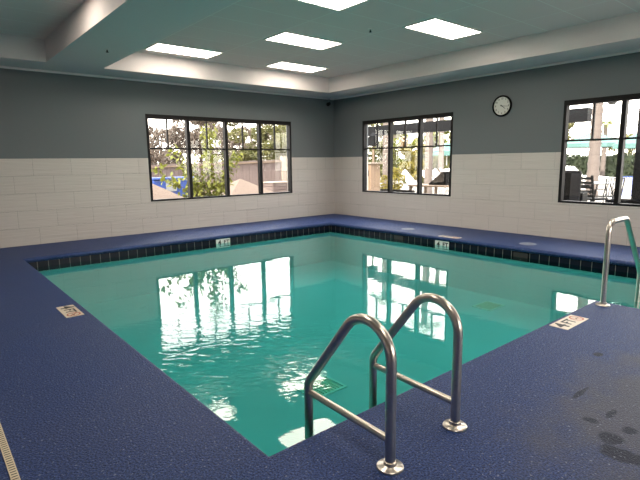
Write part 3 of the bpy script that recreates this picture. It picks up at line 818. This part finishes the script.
# wooden crate by the end post
t = thing('wooden_crate', 'grey wooden planter crate in front of the fence end', 'crate', (1.35, 4.6, GZ), 0.1)
bm = bmesh.new()
for k in range(6): box(bm, -.42, .42, -.30, -.275, .02 + k * .115, .02 + k * .115 + .1); box(bm, -.42, .42, .275, .30, .02 + k * .115, .02 + k * .115 + .1)
for k in range(6): box(bm, -.42, -.395, -.275, .275, .02 + k * .115, .12 + k * .115); box(bm, .395, .42, -.275, .275, .02 + k * .115, .12 + k * .115)
obj('slats', bm, M['wood'], t)
bm = bmesh.new(); box(bm, -.45, .45, -.33, .33, .705, .74); obj('top', bm, M['palewood'], t)
for sx_ in (-.39, .39):
    for sy in (-.26, .26):
        bm = bmesh.new(); box(bm, sx_ - .03, sx_ + .03, sy - .03 if sy < 0 else sy - .03, sy + .03, 0, .7); obj('post', bm, M['wood'], t)

# low canvas shelters
def canopy(label, loc, hx, hy, z_r, z_e):
    """low four-sided canopy on four legs"""
    t = thing('canvas_canopy', label, 'canopy', loc, 0, 'low canvas canopies outside the wide window')
    bm = bmesh.new(); ap = bm.verts.new((0, 0, z_r)); n = 6; rim = []
    for a, b in (((-1, -1), (1, -1)), ((1, -1), (1, 1)), ((1, 1), (-1, 1)), ((-1, 1), (-1, -1))):
        for k in range(n):
            u = k / n; rim.append(bm.verts.new(((a[0] + (b[0] - a[0]) * u) * hx, (a[1] + (b[1] - a[1]) * u) * hy, z_e + .03 * math.sin(PI * u))))
    low = [bm.verts.new((v.co.x, v.co.y, v.co.z - .10)) for v in rim]
    for k in range(4 * n):
        q = (k + 1) % (4 * n)
        bm.faces.new((ap, rim[k], rim[q])); bm.faces.new((rim[k], low[k], low[q], rim[q]))
    obj('canopy_cloth', bm, M['tancloth'], t)
    for sx_ in (-1, 1):
        for sy in (-1, 1):
            bm = bmesh.new(); tube(bm, [(sx_ * (hx - .04), sy * (hy - .04), 0), (sx_ * (hx - .04), sy * (hy - .04), z_e)], .02, 8); obj('leg', bm, M['palewood'], t)
    return t
canopy('low tan canvas canopy right of the shrub with one bright side', (-0.92, 3.3, GZ), .92, .90, .94, .42)
canopy('low tan canvas canopy at the left bottom corner of the wide window', (-3.75, 3.2, GZ), .78, .90, .92, .42)
# blue bin
t = thing('storage_bin', 'blue plastic storage bin behind the shrub by the fence', 'bin', (-2.20, 5.5, GZ))
bm = bmesh.new(); box(bm, -.68, .68, -.3, .3, 0, .90); bev(bm, .03); obj('body', bm, M['blue'], t)
bm = bmesh.new(); box(bm, -.71, .71, -.33, .33, .91, .99); bev(bm, .02); obj('lid', bm, M['blue'], t)
bm = bmesh.new(); box(bm, -.30, .05, -.315, -.302, .55, .88); obj('panel', bm, M['greyplastic'], t)

# ------------------------------------------------------------------ patio outside the right windows
t = thing('patio_beam', 'dark grey patio beam on posts crossing behind the right windows', 'beam', (4.0, 0, GZ))
bm = bmesh.new(); box(bm, -.12, .12, -4.75, 4.2, 2.30, 2.62); obj('beam', bm, M['dark'], t)
for yy in (4.05, -3.6):
    bm = bmesh.new(); box(bm, -.07, .07, yy - .07, yy + .07, 0, 2.30); obj('post', bm, M['greyplastic'], t)

t = thing('post_lantern', 'dark square lantern on a slim post beside the tan cabinet', 'lantern', (3.3, 1.72, GZ))
bm = bmesh.new(); tube(bm, [(0, 0, 0), (0, 0, 1.92)], .035, 10); obj('post', bm, M['stem'], t)
bm = bmesh.new(); box(bm, -.13, .13, -.13, .13, 1.92, 2.22); bev(bm, .01); obj('lamp_body', bm, M['dark'], t)
bm = bmesh.new(); lathe(bm, [(.2, 2.22), (.2, 2.25), (.03, 2.36)], 4); obj('cap', bm, M['dark'], t)

t = thing('wooden_cabinet', 'tan wooden cabinet outside the left pane of the middle window', 'cabinet', (2.9, 1.48, GZ))
bm = bmesh.new(); box(bm, -.22, .22, -.24, .24, .04, 1.33); bev(bm, .006, 1); obj('body', bm, M['tanwood'], t)
bm = bmesh.new(); box(bm, -.27, .27, -.30, .30, 1.335, 1.385); obj('top', bm, M['palewood'], t)
bm = bmesh.new(); box(bm, -.24, -.222, -.20, .20, .15, 1.25); d = obj('door', bm, M['tanwood'], t)
bm = bmesh.new(); box(bm, -.28, -.241, -.17, -.11, .95, 1.12); obj('handle', bm, M['black'], d)

def palm_trunk(name, label, loc, h, r, group, fronds, seed, frond_len=1.5):
    rng = random.Random(seed); t = thing(name, label, 'palm tree', loc, 0, group)
    bm = bmesh.new(); n = 26
    tube(bm, [(math.sin(k * .2) * .02, 0, h * k / n) for k in range(n + 1)], [r * (1.12 if k % 2 else .96) * (1.15 - .3 * k / n) for k in range(n + 1)], 12)
    obj('trunk', bm, M['palebark'], t)
    bm = bmesh.new()
    for f in range(fronds):
        a = 2 * PI * f / fronds + rng.uniform(-.2, .2); el = rng.uniform(.1, 1.1); d = Vector((math.cos(a), math.sin(a), 0)); side = Vector((-d.y, d.x, 0))
        prev = None
        for k in range(11):
            u = k / 10; p = Vector((0, 0, h)) + d * frond_len * u * math.cos(el * .6) + Vector((0, 0, frond_len * (math.sin(el) * u - .75 * u * u)))
            if prev is not None and k > 1:
                for s in (-1, 1):
                    for q_ in (0, .5):
                        b = prev.lerp(p, q_); tip = b + side * s * .32 * frond_len * math.sin(PI * min(1, u * .9 + .1)) + d * .12 + Vector((0, 0, -.10))
                        ww = (p - prev) * .28
                        bm.faces.new([bm.verts.new(v) for v in (b, b + ww, tip)])
            prev = p
    obj('fronds', bm, M['leaf_bright'], t)
    return t
palm_trunk('palm_tree', 'pale palm trunk in left pane of the middle window', (9.0, 6.35, GZ), 5.2, .14, 'palms around the patio', 12, 1, 1.0)
palm_trunk('palm_tree', 'pale palm trunk in right pane of the middle window', (7.2, 2.42, GZ), 5.2, .14, 'palms around the patio', 12, 2, 1.0)
palm_trunk('palm_tree', 'thin palm trunk at the right edge of the middle window', (13.2, 6.2, GZ), 5.2, .13, 'palms around the patio', 12, 3, 1.0)
palm_trunk('palm_tree', 'pinkish palm trunk in front of the teal umbrella', (9.5, -2.85, GZ), 4.6, .17, 'palms around the patio', 14, 4)
palm_trunk('palm_tree', 'far green palm right of the pinkish trunk', (31.0, 4.6, GZ), 3.9, .15, 'palms around the patio', 16, 6, 1.7)
palm_trunk('palm_tree', 'far green palm left of the pinkish trunk', (30.5, 8.4, GZ), 3.4, .15, 'palms around the patio', 16, 8, 1.6)

B_bushes = [
    ('golden_shrub', 'golden yellow shrub in middle pane of the middle window', (11.5, 6.7, GZ), 2.4, 1.1, 'leaf_yellow', 3300, 0.15, .05),
    ('golden_shrub', 'low golden shrub at left beside the tan cabinet', (7.6, 4.7, GZ), 1.1, .7, 'leaf_yellow', 1760, 0.11, .05),
    ('leafy_shrub', 'olive green bush left behind the pale palm trunk', (13.0, 10.2, GZ), 2.9, 1.1, 'leaf_mid', 2860, 0.18, .05),
    ('leafy_shrub', 'bright green bush right of the golden shrub', (15.6, 9.9, GZ), 2.7, 1.1, 'leaf_bright', 2860, 0.18, .05),
    ('leafy_shrub', 'olive bush behind the white loungers', (20.4, 11.2, GZ), 2.4, 1.1, 'leaf_mid', 2640, 0.19, .05),
    ('flowering_shrub', 'orange flowering bush behind the right palm trunks', (18.0, 12.2, GZ), 3.0, 1.0, 'leaf_orange', 1980, 0.18, .3),
    ('leafy_shrub', 'low green shrub just behind the sun loungers, left one', (14.8, 8.3, GZ), 1.35, .6, 'leaf_mid', 1500, .13, .05),
    ('leafy_shrub', 'low green shrub just behind the sun loungers, right one', (15.0, 7.0, GZ), 1.3, .6, 'leaf_mid', 1500, .13, .05),
    ('leafy_shrub', 'dark green bush behind the thin palm trunk', (22.6, 13.6, GZ), 2.5, 1.2, 'leaf_dark', 2640, 0.20, .05),
]
for k, (nm, lab, loc, h, sp, mt, nl, sz, low) in enumerate(B_bushes):
    tree(nm, lab, loc, h, sp, mt, nl, sz, 90 + k, 'shrubs around the patio', low, 'shrub', .03, 6, 3)
B_trees = [
    ('leafy_tree', 'tall olive tree far behind left pane of the middle window', (24, 20.6, GZ), 4.9, 2.4, 'leaf_mid', 4160, 0.28, .1),
    ('leafy_tree', 'tall bright tree far behind the middle window', (26, 16.4, GZ), 4.8, 1.9, 'leaf_bright', 3900, 0.28, .1),
    ('leafy_tree', 'green tree behind middle pane of the middle window, nearer than the other trees', (19.2, 14.6, GZ), 3.9, 1.3, 'leaf_bright', 3200, .2, .1),
    ('leafy_tree', 'olive tree far behind right pane of the middle window', (25, 12.8, GZ), 4.7, 1.6, 'leaf_mid', 3200, .27, .1),
    ('leafy_tree', 'olive tree far behind left pane of the right window', (38, 11.0, GZ), 4.8, 2.4, 'leaf_mid', 3900, 0.30, .1),
    ('leafy_tree', 'low olive tree far behind the teal umbrellas', (40, 5.6, GZ), 3.8, 2.4, 'leaf_mid', 3900, 0.30, .1),
]
for k, (nm, lab, loc, h, sp, mt, nl, sz, low) in enumerate(B_trees):
    tree(nm, lab, loc, h, sp, mt, nl, sz, 120 + k, 'far trees around the patio', low)
# clipped hedge along the far side
rng = random.Random(8); bm = bmesh.new()
for _ in range(11000):
    leaf(bm, Vector((33 + rng.uniform(-.5, .5), rng.uniform(-8, 34), rng.uniform(0.05, 1.75))), rng, .3)
box(bm, 32.7, 33.3, -8, 34, 0, 1.62)
o = obj('hedge', bm, M['leaf_dark'], None, (0, 0, GZ)); tag(o, 'long dark green hedge along the far side of the patio', 'hedge')

# loungers
def make_lounger(label, loc, rz, group):
    """head towards local +y, raised back"""
    t = thing('sun_lounger', label, 'sun lounger', loc, rz, group)
    bm = bmesh.new()
    for s in (-1, 1): bar(bm, (s * .31, -1.25, .36), (s * .31, .35, .36), .05, .05)
    for yy in (-1.25, .35): bar(bm, (-.31, yy, .36), (.31, yy, .36), .05, .05)
    obj('frame', bm, M['white'], t)
    bm = bmesh.new()
    for k in range(12): box(bm, -.285, .285, -1.2 + k * .125, -1.2 + k * .125 + .1, .372, .392)
    obj('seat', bm, M['white'], t)
    bm = bmesh.new(); d = Vector((0, .60, .62)).normalized(); o0 = Vector((0, .30, .40))
    for k in range(8): bar(bm, o0 + d * (k * .105) + Vector((-.30, 0, 0)), o0 + d * (k * .105) + Vector((.30, 0, 0)), .09, .09)
    for s in (-1, 1): bar(bm, o0 + Vector((s * .30, 0, 0)), o0 + d * .86 + Vector((s * .30, 0, 0)), .05, .05)
    obj('backrest', bm, M['white'], t)
    for sx_, yy in ((-1, -1.1), (1, -1.1), (-1, .3), (1, .3)):
        bm = bmesh.new(); bar(bm, (sx_ * .29, yy, 0), (sx_ * .29, yy, .36), .05, .05); obj('leg', bm, M['white'], t)
    return t
near = [(8.7, 4.1), (9.9, 3.87), (10.9, 4.04), (11.9, 4.14), (12.9, 4.36)]
nl_ = ['first white sun lounger from the left in middle window', 'second white sun lounger from the left in middle window', 'third white sun lounger from the left in middle window',
       'fourth white sun lounger from the left in middle window', 'fifth white sun lounger from the left in middle window']
ln0 = make_lounger(nl_[0], (near[0][0], near[0][1], GZ), 0.15, 'white loungers seen through the middle window')
for (x, y), lab in zip(near[1:], nl_[1:]): dup(ln0, (x, y, GZ), 0.15, lab, 'white loungers seen through the middle window')
ords = ['first', 'second', 'third', 'fourth', 'fifth', 'sixth']
for k in range(6):
    dup(ln0, (20.0 + k * .66, 1.3 + k * .45, GZ), .6, '%s white sun lounger from the right beneath the teal umbrellas' % ords[k], 'far loungers under teal umbrellas')

# teal umbrellas
def umbrella(label, loc, R0, zr, za):
    t = thing('patio_umbrella', label, 'umbrella', loc, 0, 'teal umbrellas on the far patio')
    bm = bmesh.new(); tube(bm, [(0, 0, .08), (0, 0, za)], .035, 8); obj('pole', bm, M['white'], t)
    bm = bmesh.new(); lathe(bm, [(.35, 0), (.35, .06), (.06, .1)], 20); obj('base', bm, M['greyplastic'], t)
    bm = bmesh.new(); n = 8
    ap = bm.verts.new((0, 0, za + .05)); rim = [bm.verts.new((math.cos(2 * PI * k / n) * R0, math.sin(2 * PI * k / n) * R0, zr)) for k in range(n)]
    val = [bm.verts.new((v.co.x, v.co.y, zr - .25)) for v in rim]
    for k in range(n):
        bm.faces.new((ap, rim[k], rim[(k + 1) % n])); bm.faces.new((rim[k], val[k], val[(k + 1) % n], rim[(k + 1) % n]))
    obj('canopy', bm, M['teal'], t)
    for k in range(n):
        bm = bmesh.new(); bar(bm, (0, 0, za), (math.cos(2 * PI * k / n) * R0 * .97, math.sin(2 * PI * k / n) * R0 * .97, zr - .02), .025, .025); obj('rib', bm, M['white'], t)
    return t
umbrella('teal patio umbrella behind the pinkish palm trunk', (27.0, 3.9, GZ), 2.0, 2.42, 3.2)
umbrella('teal patio umbrella farthest right behind the mullion', (22.5, -0.2, GZ), 1.3, 2.2, 2.8)
umbrella('teal patio umbrella at the right edge of the middle window', (16.4, 8.1, GZ), 1.2, 1.95, 2.45)

# table outside the middle window with a dark cover on it
t = thing('patio_table', 'brown wooden patio table outside right pane of the middle window', 'table', (2.3, -1.55, GZ))
bm = bmesh.new(); box(bm, -.4, .4, -.62, .62, .72, .76); bev(bm, .008, 1); obj('tabletop', bm, M['tanwood'], t)
for sx_ in (-.34, .34):
    for yy in (-.3, .56):
        bm = bmesh.new(); box(bm, sx_ - .03, sx_ + .03, yy - .03, yy + .03, 0, .72); obj('leg', bm, M['stem'], t)
t = thing('speaker_wedge', 'black wedge-shaped box lying on the patio table', 'box', (2.35, -1.72, GZ + .76))
bm = bmesh.new()
pr_ = [(-.26, 0), (-.24, .36), (-.12, .36), (.30, .03), (.30, 0)]
f1 = [bm.verts.new((-.16, -y_ * -1, z_)) for y_, z_ in pr_]; f2 = [bm.verts.new((.16, y_, z_)) for y_, z_ in pr_]
bm.faces.new(f1); bm.faces.new(f2[::-1])
for k in range(5): bm.faces.new((f1[k], f1[(k + 1) % 5], f2[(k + 1) % 5], f2[k]))
bev(bm, .01, 1); obj('body', bm, M['black'], t)
# dark bench
t = thing('patio_bench', 'low black bench below middle pane of the middle window', 'bench', (1.6, -.62, GZ))
bm = bmesh.new()
for k in range(4): box(bm, -.2 + k * .105, -.2 + k * .105 + .09, -.62, .62, .42, .46)
obj('seat', bm, M['black'], t)
bm = bmesh.new(); box(bm, .19, .22, -.62, .62, .40, .62); obj('backrest', bm, M['black'], t)
for sx_ in (-.17, .19):
    for yy in (-.55, .55):
        bm = bmesh.new(); box(bm, sx_ - .03, sx_ + .03, yy - .03, yy + .03, 0, .42); obj('leg', bm, M['black'], t)

# black armchair with grey cushion
t = thing('wicker_armchair', 'bulky black wicker armchair at left of the right window', 'armchair', (2.7, -4.86, GZ), 0.2)
bm = bmesh.new(); box(bm, -.36, .36, -.34, .34, .10, .46); bev(bm, .03); obj('seat', bm, M['black'], t)
bm = bmesh.new(); box(bm, -.36, -.22, -.36, .36, .30, 1.16); bev(bm, .05); obj('backrest', bm, M['black'], t)
for s in (-1, 1):
    bm = bmesh.new(); box(bm, -.24, .36, s * .34 - .06, s * .34 + .06, .30, .68); bev(bm, .03); obj('armrest', bm, M['black'], t)
bm = bmesh.new(); box(bm, -.40, -.362, -.36, -.17, .42, 1.10); bev(bm, .012, 1); obj('back_panel', bm, M['cushion'], t)
for sx_ in (-.3, .3):
    for sy in (-.28, .28):
        bm = bmesh.new(); box(bm, sx_ - .03, sx_ + .03, sy - .03, sy + .03, 0, .12); obj('leg', bm, M['black'], t)

# ladder-back chair
t = thing('ladderback_chair', 'black ladder-back chair beside the bulky armchair', 'chair', (3.75, -5.06, GZ), 1.2)
for s in (-1, 1):
    bm = bmesh.new(); bar(bm, (s * .2, .2, 0), (s * .2, .2, .45), .04, .04); bar(bm, (s * .2, .2, .45), (s * .2, .30, 1.03), .04, .04); obj('rear_post', bm, M['black'], t)
    bm = bmesh.new(); bar(bm, (s * .2, -.2, 0), (s * .2, -.2, .45), .04, .04); obj('leg', bm, M['black'], t)
bm = bmesh.new(); box(bm, -.23, .23, -.23, .22, .45, .49); obj('seat', bm, M['black'], t)
for k in range(5):
    u = (k + .9) / 5.6; bm = bmesh.new(); yy = .2 + .1 * u; zz = .45 + .58 * u
    box(bm, -.18, .18, yy - .012, yy + .012, zz - .03, zz + .03); obj('slat', bm, M['black'], t)

# metal table and chairs
def metal_chair(label, loc, rz, mt):
    t = thing('metal_patio_chair', label, 'chair', loc, rz, 'metal patio chairs outside the right window')
    bm = bmesh.new()
    for s in (-1, 1):
        tube(bm, fillet([(s * .24, -.24, 0), (s * .24, -.22, .62), (s * .24, .20, .62)], [.08], 5), .013, 6)
    obj('armrest', bm, M[mt], t)
    for s in (-1, 1):
        bm = bmesh.new(); tube(bm, [(s * .23, .26, 0), (s * .22, .18, .43), (s * .22, .30, .92)], .013, 6); obj('rear_leg', bm, M[mt], t)
    bm = bmesh.new(); box(bm, -.23, .23, -.22, .20, .42, .44); obj('seat', bm, M[mt], t)
    bm = bmesh.new()
    for k in range(6): bar(bm, (-.17 + k * .068, .19, .46), (-.17 + k * .068, .295, .9), .012, .012)
    bar(bm, (-.22, .3, .91), (.22, .3, .91), .02, .02); obj('backrest', bm, M[mt], t)
    return t
metal_chair('grey metal patio chair nearest the window beside the mullion', (5.3, -4.85, GZ), 2.4, 'dark')
metal_chair('grey metal patio chair behind, left of the nearest metal one', (7.0, -3.55, GZ), .3, 'dark')
metal_chair('blue metal patio chair right of the mullion', (6.3, -5.05, GZ), -1.2, 'blue')
t = thing('round_metal_table', 'round grey mesh table among the metal chairs', 'table', (6.6, -4.2, GZ))
bm = bmesh.new(); lathe(bm, [(.5, .70), (.52, .71), (.52, .73), (.5, .735)], 28); obj('tabletop', bm, M['greyplastic'], t)
for k in range(4):
    a = PI / 4 + k * PI / 2; bm = bmesh.new(); tube(bm, [(math.cos(a) * .42, math.sin(a) * .42, 0), (math.cos(a) * .25, math.sin(a) * .25, .70)], .016, 6); obj('leg', bm, M['dark'], t)

# dark pillar and globe lamp near the right window
t = thing('patio_pillar', 'dark square pillar outside at the right edge of the photo', 'pillar', (2.4, -6.58, GZ))
bm = bmesh.new(); box(bm, -.2, .2, -.24, .24, .10, 3.2); obj('shaft', bm, M['dark'], t)
bm = bmesh.new(); box(bm, -.26, .26, -.30, .30, 0, .10); obj('plinth', bm, M['dark'], t)
t = thing('planter_box', 'long low black planter box at the lower right corner of the right window', 'planter', (1.35, -7.0, GZ))
bm = bmesh.new()
box(bm, -.2, .2, -.75, -.70, 0, .66); box(bm, -.2, .2, .70, .75, 0, .66); box(bm, -.2, -.16, -.70, .70, 0, .66); box(bm, .16, .2, -.70, .70, 0, .66)
obj('box_walls', bm, M['black'], t)
bm = bmesh.new(); box(bm, -.16, .16, -.70, .70, 0.02, .58); obj('soil', bm, M['stem'], t)
t = thing('wall_lamp', 'small dark globe lamp hanging at top of the right window', 'lamp', (WT, -6.42, 2.55))
bm = bmesh.new(); box(bm, 0.0, .03, -.06, .06, -.08, .08); obj('backplate', bm, M['dark'], t)
bm = bmesh.new(); tube(bm, fillet([(.02, 0, 0), (.42, 0, .05), (.42, 0, -.08)], [.05], 5), .012, 8); obj('arm', bm, M['dark'], t)
bm = bmesh.new(); lathe(bm, [(.02, -.08), (.06, -.10), (.085, -.14), (.09, -.18), (.08, -.22), (.045, -.26), (.01, -.265)], 18, (.42, 0, 0)); obj('globe', bm, M['greyplastic'], t)
